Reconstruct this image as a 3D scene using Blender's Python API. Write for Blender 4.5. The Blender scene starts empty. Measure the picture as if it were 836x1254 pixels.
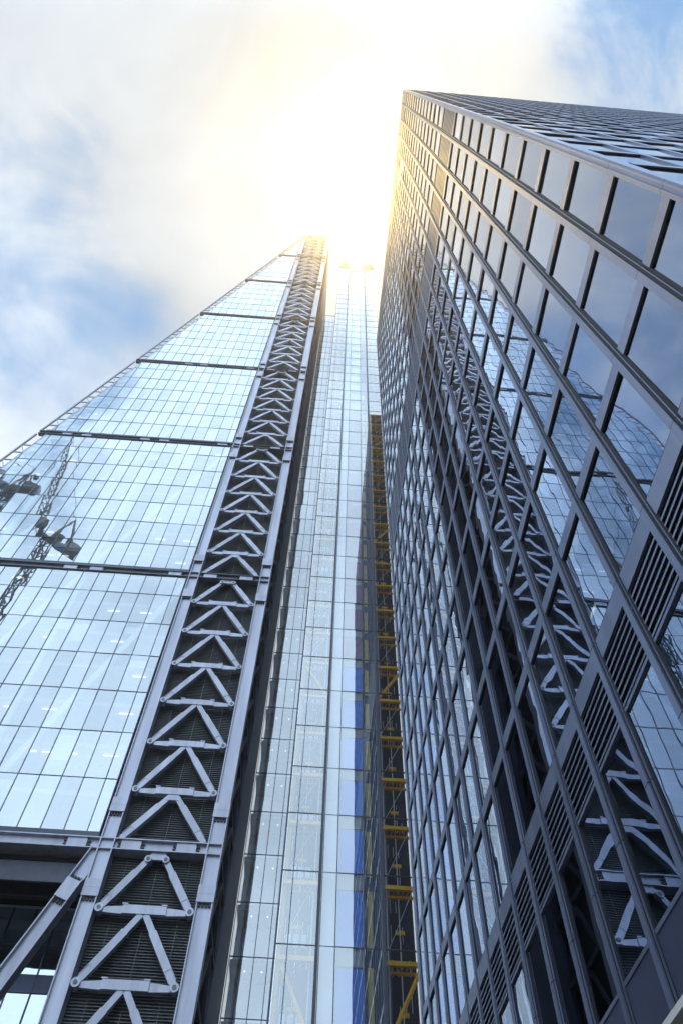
import bpy, math, random
from mathutils import Vector, Matrix
random.seed(7)
R = math.radians
scene = bpy.context.scene
COL = scene.collection

# ------------------------------------------------------------------ camera
CAM_H, FPX = 1.79, 859.5            # eye height, focal length in pixels of the 836 x 1254 photograph
YAW, PITCH, ROLL = 0.0339559, 1.0119479, 0.0386365
cy_, sy_, cp_, sp_ = math.cos(YAW), math.sin(YAW), math.cos(PITCH), math.sin(PITCH)
F_ = Vector((sy_*cp_, cy_*cp_, sp_))
r0_ = Vector((cy_, -sy_, 0)); u0_ = r0_.cross(F_)
R_ = r0_*math.cos(ROLL) + u0_*math.sin(ROLL)
U_ = -r0_*math.sin(ROLL) + u0_*math.cos(ROLL)
cam = bpy.data.cameras.new('camera')
cam.sensor_fit = 'VERTICAL'; cam.sensor_height = 36; cam.lens = 36*FPX/1254
cam.clip_start = 0.1; cam.clip_end = 6000
camo = bpy.data.objects.new('camera', cam); COL.objects.link(camo)
M = Matrix((R_, U_, -F_)).transposed().to_4x4(); M.translation = Vector((0, 0, CAM_H))
camo.matrix_world = M
scene.camera = camo

def project(p):                       # only used to rank panes by how large the photo shows them
    d = Vector(p) - Vector((0, 0, CAM_H)); z = d.dot(F_)
    if z < 0.5: return None
    return (418 + FPX*d.dot(R_)/z, 627 - FPX*d.dot(U_)/z)
def shown(poly):
    q = [project(p) for p in poly]
    if any(a is None for a in q): return 0.0
    q = [(min(max(x, 0), 836), min(max(y, 0), 1254)) for x, y in q]
    return abs(sum(q[i][0]*q[(i+1) % len(q)][1] - q[(i+1) % len(q)][0]*q[i][1] for i in range(len(q))))/2

# ------------------------------------------------------------------ materials
def new_mat(name):
    m = bpy.data.materials.new(name); m.use_nodes = True
    nt = m.node_tree; nt.nodes.clear()
    return m, nt, nt.nodes.new('ShaderNodeOutputMaterial')
def solid(name, col, rough=0.5, metal=0.0, var=0.12, scale=1.5, bump=0.0, streak=False, spec=0.5, joint=0):
    m, nt, out = new_mat(name); N, L = nt.nodes, nt.links
    b = N.new('ShaderNodeBsdfPrincipled'); L.new(b.outputs[0], out.inputs[0])
    b.inputs['Roughness'].default_value = rough; b.inputs['Metallic'].default_value = metal
    b.inputs['Specular IOR Level'].default_value = spec
    g = N.new('ShaderNodeNewGeometry')
    mp = N.new('ShaderNodeMapping'); L.new(g.outputs['Position'], mp.inputs[0])
    mp.inputs['Scale'].default_value = (scale*3, scale*3, scale*0.25) if streak else (scale,)*3
    n = N.new('ShaderNodeTexNoise'); n.inputs['Scale'].default_value = 1.0; n.inputs['Detail'].default_value = 5
    L.new(mp.outputs[0], n.inputs['Vector'])
    rp = N.new('ShaderNodeMapRange'); rp.inputs[1].default_value = 0.3; rp.inputs[2].default_value = 0.7
    rp.inputs[3].default_value = 1-var; rp.inputs[4].default_value = 1+var
    L.new(n.outputs[0], rp.inputs[0])
    oi = N.new('ShaderNodeObjectInfo')
    r2 = N.new('ShaderNodeMapRange'); r2.inputs[3].default_value = 1-var*0.5; r2.inputs[4].default_value = 1+var*0.5
    L.new(oi.outputs['Random'], r2.inputs[0])
    mu = N.new('ShaderNodeMath'); mu.operation = 'MULTIPLY'; L.new(rp.outputs[0], mu.inputs[0]); L.new(r2.outputs[0], mu.inputs[1])
    vm = N.new('ShaderNodeVectorMath'); vm.operation = 'SCALE'; vm.inputs[0].default_value = col
    L.new(mu.outputs[0], vm.inputs['Scale']); L.new(vm.outputs[0], b.inputs['Base Color'])
    if joint:                                   # narrow open joint once per storey
        sx = N.new('ShaderNodeSeparateXYZ'); L.new(g.outputs['Position'], sx.inputs[0])
        a1 = N.new('ShaderNodeMath'); a1.operation = 'WRAP'; L.new(sx.outputs['Z'], a1.inputs[0]); a1.inputs[1].default_value = 14.12+joint; a1.inputs[2].default_value = 14.12
        a2 = N.new('ShaderNodeMath'); a2.operation = 'LESS_THAN'; L.new(a1.outputs[0], a2.inputs[0]); a2.inputs[1].default_value = 14.145
        jm = N.new('ShaderNodeMix'); jm.data_type = 'RGBA'; L.new(a2.outputs[0], jm.inputs[0]); L.new(vm.outputs[0], jm.inputs[6]); jm.inputs[7].default_value = (.01, .01, .012, 1)
        L.new(jm.outputs[2], b.inputs['Base Color'])
    if bump:
        n2 = N.new('ShaderNodeTexNoise'); n2.inputs['Scale'].default_value = 30; L.new(g.outputs['Position'], n2.inputs['Vector'])
        bp = N.new('ShaderNodeBump'); bp.inputs['Strength'].default_value = bump; bp.inputs['Distance'].default_value = 0.01
        L.new(n2.outputs[0], bp.inputs['Height']); L.new(bp.outputs[0], b.inputs['Normal'])
    return m
def glass(name, tint, gcol, r0, rough=0.0, wave=0.004, wscale=0.8, var=0.0, rmax=1.0, pwr=3.0, graze=None):
    """thin coated pane: see-through, with a mirror share that grows towards grazing view; slightly wavy"""
    m, nt, out = new_mat(name); N, L = nt.nodes, nt.links
    tr = N.new('ShaderNodeBsdfTransparent'); tr.inputs[0].default_value = (*tint, 1)
    gl = N.new('ShaderNodeBsdfGlossy'); gl.inputs[0].default_value = (*gcol, 1); gl.inputs['Roughness'].default_value = rough
    g = N.new('ShaderNodeNewGeometry')
    n = N.new('ShaderNodeTexNoise'); n.inputs['Scale'].default_value = wscale; n.inputs['Detail'].default_value = 1.5
    L.new(g.outputs['Position'], n.inputs['Vector'])
    bp = N.new('ShaderNodeBump'); bp.inputs['Strength'].default_value = 1.0; bp.inputs['Distance'].default_value = wave
    L.new(n.outputs[0], bp.inputs['Height']); L.new(bp.outputs[0], gl.inputs['Normal'])
    lw = N.new('ShaderNodeLayerWeight'); lw.inputs['Blend'].default_value = 0.5
    pw = N.new('ShaderNodeMath'); pw.operation = 'POWER'; pw.inputs[1].default_value = pwr; L.new(lw.outputs['Facing'], pw.inputs[0])
    mr = N.new('ShaderNodeMapRange'); mr.inputs[3].default_value = r0; mr.inputs[4].default_value = rmax
    L.new(pw.outputs[0], mr.inputs[0])
    fac = mr.outputs[0]
    if graze:                                   # coating: coloured face-on, neutral at grazing view
        gm = N.new('ShaderNodeMix'); gm.data_type = 'RGBA'; L.new(pw.outputs[0], gm.inputs[0])
        gm.inputs[6].default_value = (*gcol, 1); gm.inputs[7].default_value = (*graze, 1); L.new(gm.outputs[2], gl.inputs[0])
    if var:
        oi = N.new('ShaderNodeObjectInfo')
        ad = N.new('ShaderNodeMath'); ad.operation = 'ADD'; L.new(g.outputs['Random Per Island'], ad.inputs[0]); L.new(oi.outputs['Random'], ad.inputs[1])
        fr = N.new('ShaderNodeMath'); fr.operation = 'FRACT'; L.new(ad.outputs[0], fr.inputs[0])
        m2 = N.new('ShaderNodeMapRange'); m2.inputs[3].default_value = 1-var; m2.inputs[4].default_value = 1+var
        L.new(fr.outputs[0], m2.inputs[0])
        mu = N.new('ShaderNodeMath'); mu.operation = 'MULTIPLY'; mu.use_clamp = True; L.new(fac, mu.inputs[0]); L.new(m2.outputs[0], mu.inputs[1])
        fac = mu.outputs[0]
    mx = N.new('ShaderNodeMixShader'); L.new(fac, mx.inputs[0]); L.new(tr.outputs[0], mx.inputs[1]); L.new(gl.outputs[0], mx.inputs[2])
    L.new(mx.outputs[0], out.inputs[0])
    return m
def emit(name, col, s):
    m, nt, out = new_mat(name)
    e = nt.nodes.new('ShaderNodeEmission'); e.inputs[0].default_value = (*col, 1); e.inputs[1].default_value = s
    nt.links.new(e.outputs[0], out.inputs[0]); return m

MAT = dict(
    steel=solid('painted_steel', (0.47, 0.495, 0.60), 0.42, 0.25, 0.17, 0.6, 0.05, streak=True),
    belt=solid('belt_shade_steel', (0.16, 0.17, 0.21), 0.5, 0.2, 0.12),  # darker steel with the upper belts' shade put in; also caps and crown
    steel_dark=solid('dark_steel', (0.10, 0.11, 0.15), 0.5, 0.2, 0.15),
    bolt=solid('bolt', (0.05, 0.05, 0.06), 0.5, 0.5),
    white=solid('white_steel', (0.82, 0.84, 0.86), 0.5, 0.0, 0.05),
    truss=solid('truss_paint', (0.30, 0.36, 0.46), 0.5, 0.1, 0.05),
    louvre=solid('louvre', (0.12, 0.13, 0.135), 0.45, 0.3, 0.15),
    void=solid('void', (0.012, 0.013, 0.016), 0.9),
    frame=solid('glazing_bar', (0.06, 0.07, 0.10), 0.4, 0.3),
    slab=solid('slab', (0.42, 0.45, 0.50), 0.8),
    inner=solid('interior_wall', (0.34, 0.37, 0.42), 0.8),
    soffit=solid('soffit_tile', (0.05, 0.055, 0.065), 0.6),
    panel_dark=solid('side_panel', (0.065, 0.08, 0.15), 0.45, 0.3, 0.1),
    alu=solid('aluminium', (0.20, 0.24, 0.36), 0.36, 0.6, 0.20, 0.5, 0.04, streak=True, joint=3.7),
    alu_dark=solid('aluminium_dark', (0.045, 0.048, 0.065), 0.4, 0.4),
    gasket=solid('gasket', (0.012, 0.013, 0.018), 0.6),
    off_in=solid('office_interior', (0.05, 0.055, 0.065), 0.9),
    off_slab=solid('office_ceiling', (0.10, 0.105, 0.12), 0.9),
    yellow=solid('yellow_steel', (1.0, 0.56, 0.02), 0.45, 0.0, 0.10),
    blue=solid('blue_panel', (0.002, 0.19, 0.88), 0.5, 0.0, 0.08),
    lilac=solid('maroon_panel', (0.22, 0.07, 0.20), 0.5, 0.0, 0.08),
    pale=solid('pale_panel', (0.74, 0.81, 0.92), 0.6, 0.0, 0.05),
    tan=solid('tan_panel', (0.70, 0.50, 0.13), 0.6, 0.0, 0.15),
    shaft=solid('shaft_wall', (0.035, 0.055, 0.12), 0.7),
    paving=None, crane=solid('crane_paint', (0.02, 0.025, 0.04), 0.5, 0.2),
    light=emit('ceiling_light_glow', (1.0, 0.95, 0.85), 0.9),
    g_wedge=glass('wedge_glass', (0.72, 0.84, 0.95), (0.88, 0.95, 1.0), 0.44, 0.0, 0.005, 0.4, 0.10),
    g_lift=glass('lift_glass', (0.93, 0.97, 1.0), (0.93, 0.98, 1.0), 0.30, 0.0, 0.003, 0.3, 0.05),
    g_office=glass('office_glass', (0.42, 0.46, 0.50), (0.38, 0.56, 0.92), 0.18, 0.0, 0.0042, 0.6, 0.12, 1.0, 1.9, (1.0, 1.0, 1.0)),
    g_roof=glass('roof_glass', (0.7, 0.8, 0.85), (0.85, 0.93, 1.0), 0.3),
)

# ------------------------------------------------------------------ mesh helpers
class MB:
    def __init__(s, off=(0, 0, 0)): s.v, s.f, s.o = [], [], off
    def add(s, vs, fs):
        n = len(s.v); ox, oy, oz = s.o
        s.v += [(x-ox, y-oy, z-oz) for x, y, z in vs]; s.f += [tuple(i+n for i in f) for f in fs]
    def box(s, x0, x1, y0, y1, z0, z1):
        s.add([(x0,y0,z0),(x1,y0,z0),(x1,y1,z0),(x0,y1,z0),(x0,y0,z1),(x1,y0,z1),(x1,y1,z1),(x0,y1,z1)],
              [(0,3,2,1),(4,5,6,7),(0,1,5,4),(1,2,6,5),(2,3,7,6),(3,0,4,7)])
    def bar(s, p, q, w, d, up=(0, 1, 0)):      # w across, d along `up`; p,q are centre-line ends
        p, q, up = Vector(p), Vector(q), Vector(up)
        a = (q-p).normalized(); b = a.cross(up).normalized(); c = b.cross(a)
        b *= w/2; c *= d/2
        vs = [tuple(e+i*b+j*c) for e in (p, q) for i, j in ((-1,-1),(1,-1),(1,1),(-1,1))]
        s.add(vs, [(0,3,2,1),(4,5,6,7),(0,1,5,4),(1,2,6,5),(2,3,7,6),(3,0,4,7)])
    def rod(s, p, q, r, n=8):
        p, q = Vector(p), Vector(q); a = (q-p).normalized()
        t = Vector((0,0,1)) if abs(a.z) < .9 else Vector((1,0,0))
        b = a.cross(t).normalized(); c = a.cross(b)
        vs = []
        for e in (p, q):
            for k in range(n):
                t = 2*math.pi*k/n; vs.append(tuple(e + b*r*math.cos(t) + c*r*math.sin(t)))
        fs = [(k, (k+1) % n, n+(k+1) % n, n+k) for k in range(n)] + [tuple(range(n))[::-1], tuple(range(n, 2*n))]
        s.add(vs, fs)
    def poly(s, pts): s.add(pts, [tuple(range(len(pts)))])
    def prism(s, pts, dvec):                    # planar polygon swept along dvec
        n = len(pts); d = Vector(dvec)
        s.add(list(pts)+[tuple(Vector(p)+d) for p in pts],
              [tuple(range(n))[::-1], tuple(range(n, 2*n))]+[(k, (k+1) % n, n+(k+1) % n, n+k) for k in range(n)])
    def build(s, name, mat, parent=None, loc=(0, 0, 0)):
        me = bpy.data.meshes.new(name); me.from_pydata(s.v, [], s.f); me.update()
        if mat: me.materials.append(mat)
        o = bpy.data.objects.new(name, me); COL.objects.link(o); o.parent = parent; o.location = loc
        return o
def copy_part(o, parent, loc):                  # a part and its sub-parts; mesh data shared
    c = o.copy(); COL.objects.link(c); c.parent = parent; c.location = loc
    for ch in o.children:
        d = ch.copy(); COL.objects.link(d); d.parent = c
    return c
def thing(name, label, cat, loc, rz=0.0, group=None):
    o = bpy.data.objects.new(name, None); COL.objects.link(o)
    o.location = loc; o.rotation_euler = (0, 0, rz); o['label'] = label; o['category'] = cat
    if group: o['group'] = group
    return o
def tag(o, **k):
    for a, b in k.items(): o[a] = b
    return o
def clip(poly, f):                              # keep f(p) >= 0
    out = []
    for i, p in enumerate(poly):
        q = poly[(i+1) % len(poly)]; a, b = f(p), f(q)
        if a >= 0: out.append(p)
        if (a >= 0) != (b >= 0):
            t = a/(a-b); out.append(tuple(p[k]+t*(q[k]-p[k]) for k in range(3)))
    return out
def panes(polys, name, stuffname, mat, parent, toworld, axis, jit=0.004, keep=100):
    """the `keep` panes that show largest become parts of their own, the rest one part"""
    polys = [p for p in polys if len(p) >= 3]
    order = sorted(range(len(polys)), key=lambda i: -shown([toworld(q) for q in polys[i]]))
    rest = MB()
    for r, i in enumerate(order):
        P = polys[i]
        cx = [sum(q[k] for q in P)/len(P) for k in range(3)]
        tx, tz = random.gauss(0, jit), random.gauss(0, jit)
        h = 0 if axis == 1 else 1
        P = [tuple((q[k] + (tx*(q[h]-cx[h]) + tz*(q[2]-cx[2])) if k == axis else q[k]) for k in range(3)) for q in P]
        if r < keep:
            m = MB(cx); m.poly(P); m.build(name, mat, parent, cx)
        else: rest.poly(P)
    if rest.f: tag(rest.build(stuffname, mat, parent), kind='stuff')

# ================================================================== ground
def ground_mat():
    m, nt, out = new_mat('plaza_paving'); N, L = nt.nodes, nt.links
    b = N.new('ShaderNodeBsdfPrincipled'); L.new(b.outputs[0], out.inputs[0]); b.inputs['Roughness'].default_value = 0.75
    g = N.new('ShaderNodeNewGeometry')
    br = N.new('ShaderNodeTexBrick'); br.inputs['Scale'].default_value = 1.0
    br.inputs['Color1'].default_value = (0.12, 0.118, 0.112, 1); br.inputs['Color2'].default_value = (0.095, 0.093, 0.09, 1); br.inputs['Mortar'].default_value = (0.05, 0.05, 0.05, 1)
    br.inputs['Mortar Size'].default_value = 0.01; br.inputs['Brick Width'].default_value = 0.9; br.inputs['Row Height'].default_value = 0.6
    L.new(g.outputs['Position'], br.inputs['Vector']); L.new(br.outputs['Color'], b.inputs['Base Color'])
    return m
m = MB(); m.poly([(-1500,-1500,0),(1500,-1500,0),(1500,1500,0),(-1500,1500,0)])
tag(m.build('ground', ground_mat()), kind='structure')

# ================================================================== wedge tower
WX, WY = -9.15, 42.12
W = thing('wedge_tower', 'wedge shaped glass tower with sloping left edge and ladder of pale steel chevrons', 'skyscraper', (WX, WY, 0))
wl = lambda x: x - WX                      # world X -> local
toW = lambda q: (q[0]+WX, q[1]+WY, q[2])
EDGE = lambda z: -53.9 - WX + 0.18307*z    # sloping edge, local x
CL0, CL1, CR0, CR1 = wl(-13.05), wl(-12.1), wl(-6.25), wl(-5.27)   # column flanges
S = 28.0
# --- columns
def column(x0, x1, name='column'):
    m = MB(); t = 0.07
    m.box(x0, x0+t, 0, 0.85, 0, 224.6); m.box(x1-t, x1, 0, 0.85, 0, 224.6)
    m.box(x0+t, x1-t, 0.20, 0.26, 0, 224.6)
    o = m.build(name, MAT['steel'], W)
    first = None
    for k in range(1, 9):
        for zc in ((S*k-2.85), (S*k+2.75)):
            if zc > 224: continue
            if first is None:
                m = MB(); m.box(x0-0.03, x1+0.03, -0.045, 0.19, -0.52, 0.52)
                m.box(x0-0.03, x1+0.03, -0.055, -0.046, -0.02, 0.02)
                first = m.build('splice_collar', MAT['steel'], o, (0, 0, zc))
                b = MB(); xs_ = [x0+0.17+(x1-x0-0.34)*i/3 for i in range(4)]
                comb = [(x0+.08, .07, -.53), (x1-.08, .07, -.53), (x1-.08, .07, -.58)]
                for xx in xs_[::-1]: comb += [(xx+.07, .07, -.58), (xx+.07, .07, -.74), (xx-.07, .07, -.74), (xx-.07, .07, -.58)]
                comb += [(x0+.08, .07, -.58)]
                b.prism(comb, (0, .11, 0))
                bolts = b.build('bolt_row', MAT['bolt'], o, (0, 0, zc))
            else:
                c = first.copy(); COL.objects.link(c); c.location = (0, 0, zc)
                c = bolts.copy(); COL.objects.link(c); c.location = (0, 0, zc)
    return o
column(CL0, CL1); column(CR0, CR1)
# --- belts
for k in range(1, 9):
    z0, z1 = S*k-0.36, S*k+0.40
    xe = EDGE(S*k) + 0.25
    m = MB()
    for a, b in ((xe, CL0-0.004), (CL0+0.075, CL1-0.075), (CL1+0.004, CR0-0.004), (CR0+0.075, CR1-0.075)):
        if b-a < 0.3: continue
        dp = 1.0 if k == 1 else .55; m.box(a, b, 0.0, dp, z1-0.07, z1); m.box(a, b, 0.0, dp, z0, z0+0.07)
        m.box(a, b, 0.27, 0.32, z0+0.07, z1-0.07)
    o = m.build('belt_beam', MAT['steel' if k == 1 or k == 8 else 'belt'], W)  # upper belts: shade put into the colour by a darker steel
    xs = [wl(-11.05), wl(-7.55)]
    x = CL0 - 1.4
    while x > xe + 2 and k < 5: xs.append(x); x -= 7.6 if len(xs) % 2 else 2.5
    for x in xs:
        m = MB(); m.box(-0.62, 0.62, 0.10, 0.26, z0+0.075, z1-0.075); m.box(-0.015, 0.015, 0.092, 0.1, z0+0.08, z1-0.08)
        m.build('splice_plate', MAT['steel'], o, (x, 0, 0))
        for sx in (-1, 1):
            m = MB(); pts = [(.63, .2), (.68, .2), (.68, .2), (.85, .2), (.85, .31), (.68, .31), (.68, .45), (.85, .45), (.85, .56), (.63, .56)]
            m.prism([(sx*a_, .13, z0+b_) for a_, b_ in pts], (0, .12, 0)); m.build('bolt_row', MAT['bolt'], o, (x, 0, 0))
# --- chevron braces: one per 4 m storey
CXL = (CL1+CR0)/2
HW = (CR0-CL1)/2 - 0.28
def strut(m, p, q, y=0.18):
    p, q = Vector(p), Vector(q); d = q-p
    m.bar(p, q, 0.36, 0.34)
    a, b = p+d*0.22, p+d*0.74
    m.bar(a+Vector((0,-.02,0)), b+Vector((0,-.02,0)), 0.45, 0.36)
    # thin flange edges at the slim ends
    n = d.normalized().cross(Vector((0,1,0)))
    for sgn in (1, -1):
        o = n*sgn*0.205
        m.bar(p+d*0.07+o+Vector((0,-.05,0)), a+o+Vector((0,-.05,0)), 0.03, 0.32)
def make_chevron(top, tie=True):
    # brace > tie beam, two struts, pins ; local origin at storey level on ladder centre line
    m = MB(); Yc = 0.28
    if not tie: m.prism([(-.45, Yc-.2, 3.35), (.45, Yc-.2, 3.35), (.3, Yc-.2, 3.75), (-.3, Yc-.2, 3.75)], (0, .4, 0))
    else: m.prism([(-HW+0.12, Yc-.13, -0.16), (-1.3, Yc-.13, -0.22), (1.3, Yc-.13, -0.22), (HW-0.12, Yc-.13, -0.16), (HW-0.12, Yc-.13, 0.14), (1.3, Yc-.13, 0.24), (-1.3, Yc-.13, 0.24), (-HW+0.12, Yc-.13, 0.14)], (0, 0.28, 0))
    if tie: m.box(-1.28, 1.28, Yc-.22, Yc-.132, -0.21, 0.29)
    for x in (-1.18, 1.12) if tie else (): m.box(x-.17, x+.17, Yc-.25, Yc-.05, 0.30, 0.37)
    root = m.build('chevron_brace', MAT['steel'], W)
    for sg in (-1, 1):
        m = MB()
        if top: strut(m, (sg*HW, Yc, 0.05), (sg*0.55, Yc, 3.12))
        else: strut(m, (sg*HW, Yc, 0.05 if tie else .45), (sg*0.12, Yc, 3.80))
        m.build('strut', MAT['steel'], root)
        if not tie: continue
        m = MB(); m.rod((sg*HW, Yc-.30, 0.02), (sg*HW, Yc+.2, 0.02), 0.25, 16); m.build('pin', MAT['steel'], root)
        m = MB(); m.rod((sg*HW, Yc-.34, 0.02), (sg*HW, Yc-.302, 0.02), 0.12, 12); m.build('pin_cap', MAT['belt'], root)
        if top:
            m = MB(); m.rod((sg*.55, Yc-.30, 3.12), (sg*.55, Yc+.2, 3.12), 0.22, 16); m.build('pin', MAT['steel'], root)
            m = MB(); m.rod((sg*.55, Yc-.34, 3.12), (sg*.55, Yc-.302, 3.12), 0.11, 12); m.build('pin_cap', MAT['belt'], root)
    if top:
        m = MB(); m.prism([(-.55, Yc-.1, 3.0), (-.3, Yc-.1, 3.17), (.3, Yc-.1, 3.17), (.55, Yc-.1, 3.0), (.62, Yc-.1, 3.3), (.42, Yc-.1, 3.63), (-.42, Yc-.1, 3.63), (-.62, Yc-.1, 3.3)], (0, .2, 0))
        m.build('link_plate', MAT['steel'], root)
    return root
c_mid, c_top, c_bot = make_chevron(False), make_chevron(True), make_chevron(False, False)
used = set()
for k in range(8):
    for i in range(7):
        src = c_top if i == 6 else (c_bot if i == 0 else c_mid)
        loc = (CXL, 0, S*k+4*i)
        if src in used: copy_part(src, W, loc)
        else: src.location = loc; used.add(src)
# --- louvred panels behind the chevrons
m = MB(); n = 25; hw = (CR0-CL1)/2-0.01
for i in range(n):
    z = 0.02+4*i/n
    m.add([(-hw, .98, z), (hw, .98, z), (hw, .86, z+.03), (-hw, .86, z+.03), (-hw, .86, z+.065), (hw, .86, z+.065), (hw, .98, z+.155), (-hw, .98, z+.155)],
          [(0, 3, 2, 1), (3, 4, 5, 2), (4, 7, 6, 5)])
for x in (-.02, -1.98, 1.94): m.box(x, x+.03, .853, .862, 0, 4)
lv = m.build('louvre_panel', MAT['louvre'], W, (CXL, 0, 0))
for k in range(1, 56):
    c = lv.copy(); COL.objects.link(c); c.location = (CXL, 0, 4*k)
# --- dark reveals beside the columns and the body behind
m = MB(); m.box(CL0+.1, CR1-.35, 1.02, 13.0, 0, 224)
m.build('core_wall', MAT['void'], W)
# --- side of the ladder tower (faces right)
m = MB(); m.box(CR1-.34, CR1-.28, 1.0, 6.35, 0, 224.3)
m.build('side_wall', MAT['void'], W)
m = MB()
for z in range(0, 224, 4):
    m.bar((CR1-.12, 0.95, z+.1), (CR1-.12, 3.6, z+3.8), .3, .22, (1, 0, 0)); m.bar((CR1-.12, 6.2, z+.1), (CR1-.12, 3.6, z+3.8), .3, .22, (1, 0, 0))
    m.bar((CR1-.12, .9, z+.02), (CR1-.12, 6.3, z+.02), .3, .22, (1, 0, 0))
m.build('side_lattice', MAT['steel_dark'], W)
m = MB()
for z in range(0, 224, 8): m.box(CR1-.3, CR1+.02, 6.4, 14.6, z+.02, z+7.98)
m.box(CR1-.3, CR1, 14.7, 29, 190, 224)
m.build('side_panel', MAT['panel_dark'], W)
m = MB(); m.box(CL0, CR1, .3, 29, 224.4, 224.7)
m.build('roof_cap', MAT['steel'], W)
# --- glass face: 1.5 m x 4 m panes
GY = 0.14
cols = [wl(-13.25), wl(-14.07)]
while cols[-1] > EDGE(0)-1.5: cols.append(cols[-1]-1.5)
inside = lambda off: (lambda p: p[0]-EDGE(p[2])-off)
OUT = 1.5
polys = []
for k in range(1, 8):
    for i in range(7):
        za = S*k+0.75+4*i; zb = S*k+0.75+4*(i+1) if i < 6 else S*(k+1)-0.42
        for a, b in zip(cols[1:], cols[:-1]):
            P = clip([(a+.02, GY, za+.02), (b-.02, GY, za+.02), (b-.02, GY, zb-.02), (a+.02, GY, zb-.02)], inside(OUT))
            if len(P) >= 3: polys.append(P)
panes(polys, 'glass_pane', 'upper_glass_panes', MAT['g_wedge'], W, toW, 1, 0.0035)
for k in range(1, 8):
    m = MB(); z0, z1 = S*k+0.42, S*(k+1)-0.40
    m.box(max(EDGE(z0)+.9, -60), cols[0]+.03, .05, .22, z0, z0+.33)         # dark sill
    for x in cols:
        if x < EDGE(z0)+OUT: continue
        zt = min(z1, (x-OUT+53.9+WX)/0.18307)
        if zt-z0 > .3: m.box(x-.022, x+.022, GY-.05, GY+.14, z0+.33, zt)
    for i in range(7):
        z = S*k+.75+4*i if i else z1-.05
        a = max(EDGE(z)+OUT, -60)
        if cols[0]-a > .2: m.box(a, cols[0], GY-.03, GY+.12, z-.022, z+.022)
    m.box(cols[0], cols[0]+.05, GY-.08, GY+.3, z0, z1)
    m.build('glazing_frame', MAT['frame'], W)
# --- floors, braces and lights behind the glass
fl = None
for z in range(32, 224, 4):
    xe = EDGE(z)+1.6
    m = MB(); m.box(xe, cols[0]+.1, 1.15, 12.0, -.28, 0.10)
    m.build('floor_slab', MAT['slab'], W, (0, 0, z+.3))
m = MB()
for k in range(1, 8): m.box(EDGE(S*k)+3.0+3, cols[0]+.1, 12.02, 12.3, S*k, S*(k+1))
m.build('back_wall', MAT['inner'], W)
for k in range(0, 8):
    for j in range(0, 4):
        xt, xb = CL0+.05-10.1*j, CL0+.05-10.1*(j+1)
        zt, zb = S*(k+1)-.4, S*k+.42
        lim = EDGE(zb)+1.2
        if xt < EDGE(zt)+1: continue
        m = MB()
        yb = .36 if k == 0 else .58
        if xb < lim:                      # stop at the slope
            t = 0.0
            while xb+(xt-xb)*t < EDGE(zb+(zt-zb)*t)+1.2 and t < 1: t += .01
            if t > .93: continue
            xb, zb = xb+(xt-xb)*t, zb+(zt-zb)*t
        mat = MAT['steel'] if k == 0 else MAT['white']
        if k == 0:
            p, q = Vector((xb, .4, zb)), Vector((xt-.02, .4, zt-.08)); nn = (q-p).normalized().cross(Vector((0, 1, 0)))
            m.bar(p+Vector((0, -.12, 0)), q+Vector((0, -.12, 0)), .78, .06)
            for sg in (-1, 1): m.bar(p+nn*sg*.42, q+nn*sg*.42-(q-p).normalized()*(.0 if sg > 0 else 1.9), .07, .8)
        else: m.bar((xb, yb, zb), (xt, yb, zt), .55, .4)
        o = m.build('mega_brace', mat, W)
        if k == 0:
            d = (q-p); c0 = p + d*(1-2.55/27.2)
            m = MB(); u = d.normalized(); m.bar(c0-u*.62+Vector((0, -.3, 0)), c0+u*.62+Vector((0, -.3, 0)), .92, .3)
            m.build('splice_collar', MAT['steel'], o)
            for s2 in (-1, 1):
                m = MB(); e1 = c0+u*s2*.64+Vector((0, -.3, 0))
                pts = [(-.42, 0), (.42, 0), (.42, .05)]
                for a_ in (.3, .1, -.1, -.3): pts += [(a_+.05, .05), (a_+.05, .24), (a_-.05, .24), (a_-.05, .05)]
                pts += [(-.42, .05)]
                m.prism([tuple(e1+nn*a_+u*s2*b_) for a_, b_ in pts], (0, .16, 0)); m.build('bolt_row', MAT['bolt'], o)
        if xb > lim and k > 0 and xb-.4 > EDGE(min(S*(k+1)-.42, 224))+1.2:
            m = MB(); m.box(xb-.28, xb+.28, .6, .98, S*k+.45, min(S*(k+1)-.42, 224)); m.build('inner_column', MAT['white'], W)
m = None
for k in (1, 2, 3):
    for i in range(7):
        m = MB(); z = S*k+4*i+3.85
        x = cols[0]-1
        while x > max(EDGE(z)+3, -34): 
            if random.random() < .16: m.box(x-1.1, x, 1.6, 1.72, z-.06, z-.01)
            x -= 1.5
        if m.f: m.build('ceiling_light', MAT['light'], W)
# --- roller blinds drawn in a few bays
for k in (1, 2, 3):
    for i in range(7):
        for c0_, c1_ in zip(cols[2:], cols[1:-1]):
            if c0_ < EDGE(S*k+4*i)+6 or c0_ < -30 or random.random() > .11: continue
            zt = S*k+.75+4*(i+1)-.35; h = random.choice((.8, 1.3, 2.2))
            if i == 6: continue
            m = MB(); m.box(c0_+.05, c1_-.05, .40, .43, zt-h, zt); m.build('roller_blind', MAT['white'], W)
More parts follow.
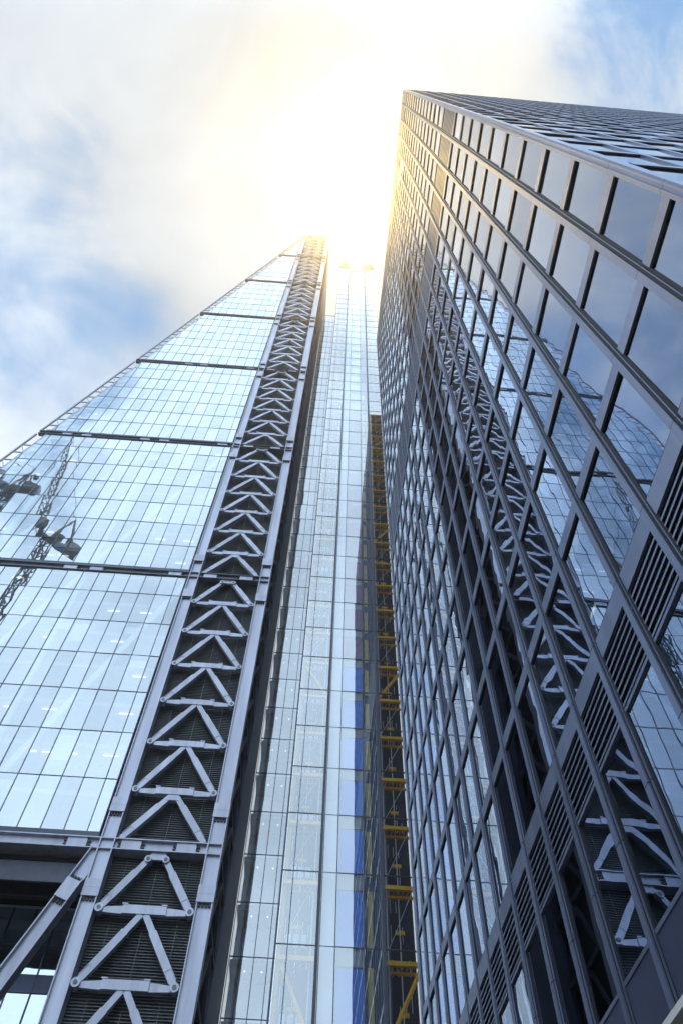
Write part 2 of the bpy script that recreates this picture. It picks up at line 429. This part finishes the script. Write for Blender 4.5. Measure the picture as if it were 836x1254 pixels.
# --- open lattice along the sloping edge
for k in range(1, 8):
    z0, z1 = S*k+.45, S*(k+1)-.4
    m = MB(); A = lambda z, o, y=.25: (EDGE(z)+o, y, z)
    m.bar(A(z0, .10), A(z1, .10), .20, .2); m.bar(A(z0, 1.4), A(z1, 1.4), .18, .2); m.bar(A(z0, 3.3, .6), A(z1, 3.3, .6), .2, .2)
    zz = z0; f = 0
    while zz+1.9 < z1:
        m.bar(A(zz, .1), A(zz, 1.5), .13, .13)
        a, b = (1.5, 3.2) if f else (3.2, 1.5)
        m.bar(A(zz, a, .5), A(zz+2, b, .55), .2, .16); m.bar(A(zz, 1.4, .5), A(zz, 3.3, .55), .14, .14)
        if f: m.bar(A(zz, 1.4), A(zz+2, .1), .10, .1)
        zz += 2; f = 1-f
    m.build('edge_truss', MAT['truss'], W)
m = MB(); m.poly([(EDGE(28)+.1, 1.2, 28), (EDGE(224)+.1, 1.2, 224), (EDGE(224)+.1, 29, 224), (EDGE(28)+.1, 29, 28)])
m.build('sloping_glass_roof', MAT['g_roof'], W)
# --- open storeys below the first belt
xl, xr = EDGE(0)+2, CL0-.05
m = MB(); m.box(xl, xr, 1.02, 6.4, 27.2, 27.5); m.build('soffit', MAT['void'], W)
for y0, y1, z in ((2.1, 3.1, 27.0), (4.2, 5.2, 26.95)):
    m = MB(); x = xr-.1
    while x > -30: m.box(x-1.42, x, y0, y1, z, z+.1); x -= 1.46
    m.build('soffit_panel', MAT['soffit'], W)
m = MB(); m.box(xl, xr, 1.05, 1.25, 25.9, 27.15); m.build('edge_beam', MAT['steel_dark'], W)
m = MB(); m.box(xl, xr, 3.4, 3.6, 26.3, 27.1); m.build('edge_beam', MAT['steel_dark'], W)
GW = 6.55
polys = []
for x in [xr-1.5*i for i in range(14)]:
    for a, b in ((23.15, 27.1), (17.2, 22.05), (11.2, 16.2), (5.2, 10.2), (0.2, 4.2)):
        polys.append([(x-1.47, GW, a), (x-.03, GW, a), (x-.03, GW, b), (x-1.47, GW, b)])
MAT['g_atrium'] = glass('atrium_glass', (.75, .85, .9), (.85, .94, 1.0), .55)
panes(polys, 'atrium_pane', 'lower_atrium_panes', MAT['g_atrium'], W, toW, 1, .002, keep=24)
m = MB()
for x in [xr-1.5*i for i in range(15)]: m.box(x-.03, x+.03, GW-.1, GW+.1, 0, 27.1)
m.build('glazing_frame', MAT['frame'], W)
for z in (22.1, 16.25, 10.25, 4.25):
    m = MB(); m.box(xl, xr, GW-.04, GW+3, z, z+1.0); m.build('floor_slab', MAT['panel_dark'], W)
m = MB(); m.box(xl, xr, GW+3.1, GW+3.3, 0, 27.1); m.build('back_wall', MAT['inner'], W)

# ================================================================== lift tower (steel lift shafts behind glass)
LX, LY = 2.85, 45.0
T = thing('lift_tower', 'pale slim glass lift tower with notched top and yellow steel shafts inside', 'skyscraper', (LX, LY, 0))
toT = lambda q: (q[0]+LX, q[1]+LY, q[2])
tz = [0.3, 5.4, 10.0, 14.65, 19.3, 23.97, 28.62, 32.9]
while tz[-1] < 200: tz.append(tz[-1]+3.97)
XS = [x-LX for x in (-1.47, -.72, 1.05, 2.14, 3.92, 5.17, 7.62)]
polys = []
def strip(xs, zs, ztop, y):
    out = []
    for a, b in zip(xs[:-1], xs[1:]):
        for z0, z1 in zip(zs[:-1], zs[1:]):
            if z0 > ztop-.5: break
            z1 = min(z1, ztop)
            out.append([(a+.02, y, z0+.02), (b-.02, y, z0+.02), (b-.02, y, z1-.02), (a+.02, y, z1-.02)])
    return out
polys += strip(XS[0:3], tz, 199, 0) + strip(XS[2:6], tz, 196, 0) + strip(XS[5:7], tz, 199, 0)
lz = [.3]+[4.2+4.1*i for i in range(60)]
LXS = [x-LX for x in (-5.2, -4.35, -3.35, -2.3, -1.5)]
polys += strip(LXS, lz, 194.3, 12.0)
panes(polys, 'glass_pane', 'upper_glass_panes', MAT['g_lift'], T, toT, 1, .0012)
def frame(xs, zs, ztop, y, wide=(), tw=.05):
    m = MB()
    for i, x in enumerate(xs):
        w = .10 if i in wide else (.06 if len(xs) > 2 and i in (0, len(xs)-1) and y == 0 else .025)
        m.box(x-w, x+w, y-.1, y+.14, 0, ztop)
    for z in zs:
        if z < ztop: m.box(xs[0], xs[-1], y-.03, y+.1, z-tw, z+tw)
    m.box(xs[0], xs[-1], y-.08, y+.2, ztop-.06, ztop+.06)
    m.build('glazing_frame', MAT['frame'], T)
frame(XS[0:3], tz, 199, 0, (2,), .026); frame([x for x in XS[3:5]], tz, 196, 0, (), .018)
frame([XS[2]+.15, XS[5]-.15], tz, 196, .02, (), .018)
frame(XS[5:7], tz, 199, 0, (0,), .026); frame(LXS, lz, 194.3, 12, (), .025)
# open steel crowns on the shafts
for xa, xb in ((XS[0], XS[2]), (XS[5], XS[6])):
    m = MB()
    for z in (199.1, 201.5, 204):
        m.bar((xa, 0, z), (xb, 0, z), .24, .24); m.bar((xa, 4, z), (xb, 4, z), .24, .24); m.bar((xa, 0, z), (xa, 4, z), .24, .24, (0, 0, 1)); m.bar((xb, 0, z), (xb, 4, z), .24, .24, (0, 0, 1))
    for x in (xa, (xa+xb)/2, xb):
        for y in (0, 4): m.box(x-.13, x+.13, y-.13, y+.13, 199, 204.05)
    for z in (199.1, 201.5): m.bar((xa, 0, z), ((xa+xb)/2, 0, z+2.4), .18, .18); m.bar((xb, 0, z), ((xa+xb)/2, 0, z+2.4), .18, .18)
    m.build('crown_frame', MAT['belt'], T)
# shaft contents
def shaft(xa, xb, side):
    # side = -1 : main post at left, +1 : main post at right
    ztop = 198.5
    m = MB(); xp = xa+.28 if side < 0 else xb-.22
    m.rod((xp, .55, 0), (xp, .55, ztop), .14 if side < 0 else .05, 10); m.build('guide_post', MAT['yellow'], T)
    m = MB(); xq = xb-.35 if side < 0 else xa+.3
    m.rod((xq, .8, 0), (xq, .8, ztop), .05, 8); m.rod((xq+side*.9, 1.6, 0), (xq+side*.9, 1.6, ztop), .04, 6); m.build('cable', MAT['white'], T)
    m = MB(); x0, x1 = xa+.15, xb-.12
    m.box(x0, x1, .18, .44, -.13, .13); m.box(x0+.25, x1-.2, .9, 1.1, -.28, -.16)
    for s in range(5): m.box(x0+.3+s*.3, x0+.36+s*.3, .5, .95, -.2, -.14)
    b0 = m.build('lift_beam', MAT['yellow'], T, (0, 0, tz[3]+3.7))
    m = MB(); m.box((xa+xb)/2-.3, (xa+xb)/2+.3, 1.6, 1.75, -.12, .12)
    s0 = m.build('landing_beam', MAT['yellow'], T, (0, 0, tz[3]+1.6))
    for i in range(4, len(tz)-1):
        h = tz[i+1]-tz[i]
        c = b0.copy(); COL.objects.link(c); c.location = (0, 0, tz[i]+h*.86)
        c = s0.copy(); COL.objects.link(c); c.location = (0, 0, tz[i]+h*.40)
    for i in range(3, len(tz)-2):
        z0, z1 = tz[i], tz[i+1]
        if i % 6 == 4:
            m = MB(); a, b = (x0+.05, x1-.1) if side > 0 else (x1-.1, x0+.25)
            m.rod((a, .6, z0+.05), (b, .6, z1-.75), .13, 10); m.build('diagonal_brace', MAT['yellow'], T)
        else:
            m = MB(); m.rod((x0+.05, .7, z0), (x1-.1, .7, z1-.1), .022, 6); m.build('tie_rod', MAT['white'], T)
    m = MB(); m.box(xa+.05, xb-.05, 3.4, 3.6, 0, ztop); m.box(xa-.04, xa+.04, .3, 3.4, 0, ztop-.01) if side > 0 else m.box(xb-.04, xb+.04, .3, 3.4, 0, ztop-.01)
    m.build('shaft_wall', MAT['shaft'], T)
    m = MB()
    x = xa+.45
    while x < xb-.3:
        z = 6.0
        while z < 150:
            if random.random() < .55: m.box(x, x+.05, 3.3, 3.38, z, z+random.uniform(.3, 1.3))
            z += 2.0
        x += .38
    m.build('cable_tray', MAT['white'], T)
    m = MB()
    for i in range(3, 44):
        for q in range(3):
            x = xa+.55+q*.5; m.box(x, x+.34, 3.36, 3.395, tz[i]+1.5, tz[i]+2.3)
    if side < 0: m.build('landing_window', MAT['pale'], T)
shaft(XS[0], XS[2], -1); shaft(XS[5], XS[6], 1)
# centre bay : coloured panels behind the glass, by storey
a, b, c, d = XS[2]+.1, XS[3]+.05, XS[4]-.03, XS[5]-.1
for i in range(0, len(tz)-1):
    z0, z1 = tz[i], tz[i+1]; h = z1-z0
    if z1 > 196: break
    mat = MAT['blue'] if z0 < 47.5 else (MAT['lilac'] if z0 < 104 else MAT['pale'])
    m = MB(); m.box(b, c, .16, .24, z0+.05, z1-h*.24); m.build('colour_panel', mat, T)
    m = MB(); m.box(b, c, .14, .22, z1-h*.22, z1-.05); m.build('spandrel_panel', MAT['shaft' if i % 1 else 'inner'], T)
m = MB(); m.box(a, b-.06, .5, .6, 0, 195); m.build('pale_wall', MAT['pale'], T)
m = MB()
for i in range(3, 27): m.box(c+.28, c+.62, .4, .5, tz[i]+.1, tz[i+1]-.9)
m.build('tan_strip', MAT['tan'], T)
m = MB()
for i in range(7): m.box(c+.08+i*.16, c+.13+i*.16, .58, .66, 0, 195)
m.build('ribbed_wall', MAT['shaft'], T)
m = MB(); m.box(c+.02, d, .68, .8, 0, 195); m.build('inner_wall', MAT['shaft'], T)
m = MB(); m.box(XS[0], XS[6], 3.7, 14, 0, 195.5); m.build('core_block', MAT['inner'], T)
m = MB(); m.box(LXS[0], LXS[-1]+.1, 15.0, 15.2, 0, 194); m.build('back_wall', MAT['pale'], T)
s0 = None
for z in lz[1:48]:
    if s0 is None:
        m = MB(); m.box(LXS[0]+.05, LXS[-1], 12.25, 14.95, -.5, -.1); s0 = m.build('floor_slab', MAT['slab'], T, (0, 0, z))
    else: q = s0.copy(); COL.objects.link(q); q.location = (0, 0, z)
m = MB()
for z in lz[3:22]:
    for x in (LXS[1]+.3, LXS[2]+.6): m.box(x, x+.1, 13, 13.1, z-.56, z-.505)
m.build('ceiling_spotlight', MAT['light'], T)

# ================================================================== office tower (right)
PH = 0.6
O = thing('office_tower', 'dark office tower gridded with aluminium mullions, its glass mirroring the steel chevrons', 'skyscraper', (6.45, 0, 0), R(PH))
cph, sph = math.cos(R(PH)), math.sin(R(PH))
toO = lambda q: (6.45+q[0]*cph-q[1]*sph, q[0]*sph+q[1]*cph, q[2])
Y0, YN = 1.42, 38.2
my = [3.32+1.92*k for k in range(19)]                 # mullions on the long face
fz = [13.85+3.7*k for k in range(29)]                 # spandrel centres, top 117.45
ZT = 118.1
# mullions, long face (outer plane x = 0, glass at x = 0.2)
def mullion_long(y):
    m = MB(); m.box(0, .16, y-.06, y+.13, 7.5, ZT)
    o = m.build('mullion', MAT['alu'], O)
    m = MB(); m.box(.035, .15, y-.135, y-.063, 7.5, ZT-.1); m.build('gasket', MAT['gasket'], o)
    m = MB(); m.box(.03, .15, y-.16, y-.138, 7.5, ZT-.1); m.build('glazing_bead', MAT['alu'], o)
    m = MB(); m.box(.06, .15, y-.235, y-.163, 7.5, ZT-.1); m.build('gasket', MAT['gasket'], o)
for y in my: mullion_long(y)
m = MB(); m.box(0, .32, Y0, Y0+.30, 7.5, ZT+.1); m.box(-.03, .0-.003, Y0+.05, Y0+.1, 7.5, ZT); m.box(-.03, -.003, Y0+.19, Y0+.24, 7.5, ZT)
m.build('corner_post', MAT['alu'], O)
m = MB(); m.box(0, .32, YN-.25, YN, 7.5, ZT+.1); m.build('corner_post', MAT['alu'], O)
# bays between mullions
edges = [Y0+.15]+my+[YN-.12]
bays = [(a+.133, b-.238) for i, (a, b) in enumerate(zip(edges[:-1], edges[1:]))]
LOUV = [(12.05, 13.55), (54.85, 61.65), (110.35, ZT-.2)]
for z in fz:
    if abs(z-58.25) < .5 or abs(z-113.75) < .5: continue
    for a, b in bays:
        h = .29 if z < 14 else .22
        m = MB(); m.box(.02, .16, a, b, z-h, z+h); o = m.build('spandrel', MAT['alu'], O)
        g = MB(); g.box(.055, .15, a+.004, b-.004, z-h-.05, z-h-.003); g.build('gasket', MAT['gasket'], o)
for z0, z1 in LOUV:
    far = set(range(0, 40))
    for a, b in bays:
        m = MB(); z = z0+.06
        while z0 > 20 and z < z1-.4: m.box(.03, .055, a, b, z, z+.40); z += .80
        while z0 < 20 and z < z1-.12:
            m.add([(.03, a, z), (.03, b, z), (.03, b, z+.06), (.03, a, z+.06), (.14, a, z+.14), (.14, b, z+.14)], [(0, 1, 2, 3), (3, 2, 5, 4), (0, 4, 5, 1)])
            z += .20
        m.build('louvre_bank', MAT['alu'], O)
for z0, z1 in LOUV: m = MB(); x_ = .18 if z0 < 20 else .075; m.box(x_, x_+.06, Y0+.33, YN-.26, z0, z1); m.build('louvre_backing', MAT['gasket'], O)
for a, b in bays:
    for z in (12.02, 8.59): m = MB(); m.box(.03, .16, a, b, z-.04, z+.04); m.build('transom', MAT['alu'], O)
    m = MB(); m.box(.05, .15, a, b, 7.5, 8.545); m.build('base_panel', MAT['panel_dark'], O)
# glass, long face
polys = []
zr = [(8.66, 11.95)]
for z0, z1 in zip(fz[:-1], fz[1:]):
    if 54 < z0 < 61 or z0 > 109.5: continue
    zr.append((z0+.22, z1-.26))
for a, b in bays:
    for z0, z1 in zr: polys.append([(.09, a, z0), (.09, b, z0), (.09, b, z1), (.09, a, z1)])
nlong = len(polys)
long_polys = polys
# --- short face (outer plane y = Y0, faces the street), deep frames
mx = [1.95+1.92*k for k in range(22)]
XN = mx[-1]+2
fx = [.3]+mx+[XN]
sp = []
for i, x in enumerate(mx):
    m = MB(); m.box(x-.09, x+.09, Y0-.005, Y0+.16, 7.5, ZT); o = m.build('mullion', MAT['alu'], O)
    m = MB(); m.box(x+.093, x+.16, Y0+.02, Y0+.15, 7.5, ZT-.1); m.build('gasket', MAT['gasket'], o)
sb = [(a+.163, b-.093) for a, b in zip(fx[:-1], fx[1:])]
for z in fz:
    for a, b in sb:
        m = MB(); m.box(a, b, Y0+.005, Y0+.16, z-.22, z+.22); o = m.build('spandrel', MAT['alu'], O)
        g = MB(); g.box(a+.004, b-.004, Y0+.03, Y0+.15, z-.27, z-.223); g.build('gasket', MAT['gasket'], o)
short_polys = []
for a, b in sb:
    for z0, z1 in [(8.66, 13.5)]+list(zip([z+.22 for z in fz[:-1]], [z-.26 for z in fz[1:]])):
        short_polys.append([(a, Y0+.05, z0), (b, Y0+.05, z0), (b, Y0+.05, z1), (a, Y0+.05, z1)])
panes(long_polys, 'window_pane', 'distant_window_panes', MAT['g_office'], O, toO, 0, .003)
rest = MB()
for P in short_polys:
    c_ = [sum(q[k] for q in P)/4 for k in range(3)]; tx, tq = random.gauss(0, .004), random.gauss(0, .004)
    rest.poly([(q[0], q[1]+tx*(q[0]-c_[0])+tq*(q[2]-c_[2]), q[2]) for q in P])
tag(rest.build('side_window_panes', MAT['g_office'], O), kind='stuff')
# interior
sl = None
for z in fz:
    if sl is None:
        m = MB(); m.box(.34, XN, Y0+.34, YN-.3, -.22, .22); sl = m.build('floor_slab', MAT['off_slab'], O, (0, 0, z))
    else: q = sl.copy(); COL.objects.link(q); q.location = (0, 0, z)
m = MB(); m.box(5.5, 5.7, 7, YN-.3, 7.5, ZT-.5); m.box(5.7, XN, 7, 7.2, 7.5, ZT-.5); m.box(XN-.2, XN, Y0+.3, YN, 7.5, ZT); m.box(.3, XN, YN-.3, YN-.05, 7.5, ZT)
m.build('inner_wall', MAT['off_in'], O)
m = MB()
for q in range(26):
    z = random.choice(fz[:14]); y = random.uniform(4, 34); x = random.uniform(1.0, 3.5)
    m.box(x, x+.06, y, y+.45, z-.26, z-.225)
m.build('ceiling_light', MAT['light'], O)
m = MB(); m.box(-.0, XN, Y0, YN, ZT+.12, ZT+.4); m.build('roof_cap', MAT['alu'], O)
m = MB(); m.box(0, XN, Y0, YN, 7.36, 7.48); m.build('soffit', MAT['white'], O)
m = MB()
for k in range(6):
    m.box(1.2, 2.0, 3.3+k*5.76-.4, 3.3+k*5.76+.4, 0, 7.355)
m.build('ground_column', MAT['alu'], O)
m = MB(); m.box(5.0, 5.08, Y0+3, YN-1, 0, 7.35); m.build('lobby_glass', MAT['g_lift'], O)
m = MB(); m.box(8, 8.2, Y0+3, YN-1, 0, 7.35); m.build('lobby_wall', MAT['pale'], O)

# ================================================================== unseen buildings, added out of frame to shade the lower facades
def shade_block(name, label, x0, x1, y0, y1, h, front):
    B = thing(name, label, 'shading block', ((x0+x1)/2, (y0+y1)/2, 0)); ox, oy = (x0+x1)/2, (y0+y1)/2
    m = MB((ox, oy, 0)); m.box(x0, x1, y0, y1, 0, h); wl_ = m.build('wall', MAT['stone'], B)
    m = MB((ox, oy, 0)); m.box(x0-.3, x1+.3, y0-.3, y1+.3, h+.003, h+.9); m.build('cornice', MAT['stone'], B)
    z = 1.2
    while z < h-3:
        if front == 'x':
            y = y0+1.2
            while y < y1-2.4: m = MB((ox, oy, 0)); m.box(x1+.004, x1+.06, y, y+1.6, z, z+2.2); m.build('window', MAT['gasket'], B); y += 3.4
        else:
            x = x0+1.2
            while x < x1-2.4: m = MB((ox, oy, 0)); m.box(x, x+1.6, y1+.004, y1+.06, z, z+2.2); m.build('window', MAT['gasket'], B); x += 3.4
        z += 4.2
MAT['stone'] = solid('portland_stone', (0.16, 0.155, 0.15), .8, 0, .15, .4)
shade_block('shade_block_left', 'unseen grey block with square windows, added on the left for shade', -64, -39, 2, 30, 49, 'x')
shade_block('shade_block_behind', 'low unseen grey block with square windows, added behind the viewer for shade', -30, 24, -52, -34, 24, 'y')
# ================================================================== tower cranes behind the camera (seen mirrored in the wedge tower)
def crane(label, base, zc, jib, jd, cnt):
    C = thing('tower_crane', label, 'crane', base, 0, 'tower cranes mirrored in the wedge tower')
    w = 1.1
    m = MB()
    for sx in (-w, w):
        for sy in (-w, w): m.bar((sx, sy, 0), (sx, sy, zc), .34, .34)
    z = 0; f = 1
    while z < zc-2:
        for s in (-w, w):
            m.bar((-w*f, s, z), (w*f, s, z+2.8), .2, .2); m.bar((s, -w*f, z), (s, w*f, z+2.8), .2, .2, (1, 0, 0))
            m.bar((-w, s, z), (w, s, z), .16, .16)
        z += 2.8; f = -f
    m.build('mast', MAT['crane'], C)
    jd = Vector(jd).normalized(); sd = jd.cross(Vector((0, 0, 1))).normalized()
    m = MB(); c0 = Vector((0, 0, zc))
    m.bar(c0-jd*cnt, c0+jd*3, 2.6, .7, (0, 0, 1)); m.bar(c0-jd*cnt+Vector((0,0,1.5)), c0-jd*(cnt-4)+Vector((0,0,1.5)), 2.6, 3.6, (0, 0, 1))
    m.bar(c0-jd*3+Vector((0,0,1.5)), c0-jd*.5+Vector((0,0,1.5)), 2.6, 2.6, (0, 0, 1))
    m.build('machinery_deck', MAT['crane'], C)
    m = MB(); q = c0+sd*2.6+jd*2+Vector((0, 0, 1)); m.bar(q, q+jd*2.4, 2.0, 2.6, (0, 0, 1)); m.build('cab', MAT['crane'], C)
    m = MB(); top = c0-jd*3+Vector((0, 0, 13))
    for s in (-1, 1): m.bar(c0+sd*s*1.3, top, .4, .4, sd); m.bar(c0-jd*(cnt-2)+sd*s*1.3, top, .4, .4, sd)
    m.build('a_frame', MAT['crane'], C)
    m = MB(); p = c0+jd*2.5; q = c0+Vector(jib)
    a = (q-p).normalized(); b = a.cross(sd).normalized(); L = (q-p).length; n = int(L/3)
    ch = [sd*1.1, -sd*1.1, b*1.9]
    for o_ in ch: m.bar(p+o_, q+o_*.5, .26, .26, sd)
    for i in range(n):
        t0, t1 = i/n, (i+1)/n
        for u, v in ((0, 1), (1, 2), (2, 0)):
            o0, o1 = ch[u]*(1-.5*t0), ch[v]*(1-.5*t1)
            m.bar(p+(q-p)*t0+o0, p+(q-p)*t1+o1, .15, .15, a.cross(o0-o1) if a.cross(o0-o1).length > .01 else sd)
    m.build('jib', MAT['crane'], C)
    m = MB(); m.rod(top, q, .09, 6); m.rod(q, q-Vector((0, 0, L*.55)), .09, 6); e = q-Vector((0, 0, L*.55)); m.box(e.x-.5, e.x+.5, e.y-.5, e.y+.5, e.z-1.6, e.z)
    m.build('hoist_rope', MAT['crane'], C)
    return C
crane('dark lattice crane with raised jib reflected left of centre in the glass face', (-73.4, -25, 0), 154, (-12.0, 2, 58), (-.6, .4, 0), 8)
crane('dark lattice crane cut by the left edge of the glass face reflection', (-93.5, -25, 0), 177, (-30, 3, 30), (-.95, .3, 0), 8)

# ================================================================== haze
HZ = 0.0005
m = MB(); m.box(-1600, 1600, -1600, 1600, -1, 235)
hz, nt, out = new_mat('haze_air')
pv = nt.nodes.new('ShaderNodeVolumePrincipled'); pv.inputs['Density'].default_value = HZ
pv.inputs['Color'].default_value = (1.0, 0.98, 0.94, 1); pv.inputs['Anisotropy'].default_value = 0.93
nt.links.new(pv.outputs[0], out.inputs['Volume'])
tag(m.build('haze', hz), kind='stuff')

# ================================================================== sky and sun
SUN = Vector((0.030, 0.112, 0.993)).normalized()
sun = bpy.data.lights.new('sun', 'SUN'); sun.energy = 1.25; sun.angle = R(10.0); sun.color = (1.0, 0.68, 0.20)
so = bpy.data.objects.new('sun', sun); COL.objects.link(so); so.rotation_euler = (-SUN).to_track_quat('-Z', 'Y').to_euler(); so.location = (0, 0, 400)
w = bpy.data.worlds.new('World'); scene.world = w; w.use_nodes = True
nt = w.node_tree; N, L = nt.nodes, nt.links; N.clear()
out = N.new('ShaderNodeOutputWorld')
sky = N.new('ShaderNodeTexSky'); sky.sky_type = 'NISHITA'; sky.sun_disc = False
sky.sun_elevation = math.asin(SUN.z); sky.sun_rotation = math.atan2(SUN.x, SUN.y); sky.air_density = 1.2; sky.dust_density = 0.0; sky.ozone_density = 0.6
tc = N.new('ShaderNodeTexCoord')
def math_(op, a, b=None, clamp=False):
    n = N.new('ShaderNodeMath'); n.operation = op; n.use_clamp = clamp
    for i, v in enumerate((a, b)):
        if v is None: continue
        if isinstance(v, (int, float)): n.inputs[i].default_value = v
        else: L.new(v, n.inputs[i])
    return n.outputs[0]
def dot(v):
    n = N.new('ShaderNodeVectorMath'); n.operation = 'DOT_PRODUCT'; L.new(tc.outputs['Generated'], n.inputs[0]); n.inputs[1].default_value = Vector(v).normalized()
    return n.outputs['Value']
def smooth(v, a, b, lo=0., hi=1.):
    n = N.new('ShaderNodeMapRange'); n.interpolation_type = 'SMOOTHSTEP'; L.new(v, n.inputs[0])
    for i, x in enumerate((a, b, lo, hi)): n.inputs[i+1].default_value = x
    return n.outputs[0]
mp = N.new('ShaderNodeMapping'); mp.inputs['Scale'].default_value = (1.0, 1.0, 1.0); mp.inputs['Location'].default_value = (0.3, 1.7, 0.2)
L.new(tc.outputs['Generated'], mp.inputs[0])
n1 = N.new('ShaderNodeTexNoise'); n1.inputs['Scale'].default_value = 2.6; n1.inputs['Detail'].default_value = 7; n1.inputs['Roughness'].default_value = .52; n1.inputs['Distortion'].default_value = .4
L.new(mp.outputs[0], n1.inputs['Vector'])
def pix(x, y):
    return (F_*FPX + R_*(x-418) - U_*(y-627)).normalized()
n2 = N.new('ShaderNodeTexNoise'); n2.inputs['Scale'].default_value = 5.5; n2.inputs['Detail'].default_value = 9; n2.inputs['Roughness'].default_value = .6; n2.inputs['Distortion'].default_value = .8
L.new(mp.outputs[0], n2.inputs['Vector'])
gap = None                                    # clear patches by direction; last two added behind the viewer to darken reflections
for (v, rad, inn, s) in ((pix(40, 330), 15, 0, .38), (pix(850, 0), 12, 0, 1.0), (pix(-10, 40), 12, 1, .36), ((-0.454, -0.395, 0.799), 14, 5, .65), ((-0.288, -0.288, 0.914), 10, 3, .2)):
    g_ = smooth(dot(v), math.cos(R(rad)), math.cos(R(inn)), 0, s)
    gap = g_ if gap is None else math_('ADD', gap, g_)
cover = math_('ADD', math_('MULTIPLY', math_('SUBTRACT', n1.outputs[0], .36), 2.4), .80)
gap = math_('MULTIPLY', gap, smooth(n2.outputs[0], .28, .68, 1.25, .6))
mask = math_('SUBTRACT', cover, math_('MULTIPLY', gap, 1.4), True)
mask = smooth(mask, 0., 1., .08, 1.)
glow = math_('POWER', math_('MAXIMUM', dot(SUN), 0.0), 26.0)
cb = math_('ADD', math_('ADD', math_('MULTIPLY', n1.outputs[0], .7), math_('MULTIPLY', n2.outputs[0], .35)), .46)
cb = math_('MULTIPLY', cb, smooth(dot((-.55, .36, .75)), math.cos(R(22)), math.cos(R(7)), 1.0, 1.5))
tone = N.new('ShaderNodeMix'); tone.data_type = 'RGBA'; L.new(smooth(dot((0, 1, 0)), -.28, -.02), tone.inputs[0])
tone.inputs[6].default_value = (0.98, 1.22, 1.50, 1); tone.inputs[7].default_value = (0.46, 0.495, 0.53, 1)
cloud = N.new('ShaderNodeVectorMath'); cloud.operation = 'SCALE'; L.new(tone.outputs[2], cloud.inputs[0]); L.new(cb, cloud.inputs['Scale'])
gv = N.new('ShaderNodeVectorMath'); gv.operation = 'SCALE'; gv.inputs[0].default_value = (1.0, 0.86, 0.55); L.new(math_('MULTIPLY', glow, .05), gv.inputs['Scale'])
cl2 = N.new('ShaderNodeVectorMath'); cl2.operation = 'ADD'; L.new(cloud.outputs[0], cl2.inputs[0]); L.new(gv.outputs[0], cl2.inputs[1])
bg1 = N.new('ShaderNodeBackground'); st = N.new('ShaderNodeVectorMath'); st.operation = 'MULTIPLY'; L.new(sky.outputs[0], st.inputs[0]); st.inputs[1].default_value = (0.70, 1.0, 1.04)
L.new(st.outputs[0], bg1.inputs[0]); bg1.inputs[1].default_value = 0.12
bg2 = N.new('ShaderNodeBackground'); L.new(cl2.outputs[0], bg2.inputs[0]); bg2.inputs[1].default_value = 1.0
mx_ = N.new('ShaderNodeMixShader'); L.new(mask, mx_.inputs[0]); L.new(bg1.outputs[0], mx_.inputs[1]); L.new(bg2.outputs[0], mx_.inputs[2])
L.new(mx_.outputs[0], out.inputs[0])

# ================================================================== render settings
vs = scene.view_settings; scene.display_settings.display_device = 'sRGB'
vs.view_transform = 'Standard'; vs.look = 'None'; vs.gamma = 1; vs.exposure = 0.6; vs.use_curve_mapping = False
scene.render.engine = 'CYCLES'
c = scene.cycles
c.use_denoising = True; c.max_bounces = 10; c.transparent_max_bounces = 16; c.glossy_bounces = 6; c.diffuse_bounces = 3; c.volume_bounces = 1
c.sample_clamp_indirect = 6.0; c.caustics_reflective = False; c.caustics_refractive = False
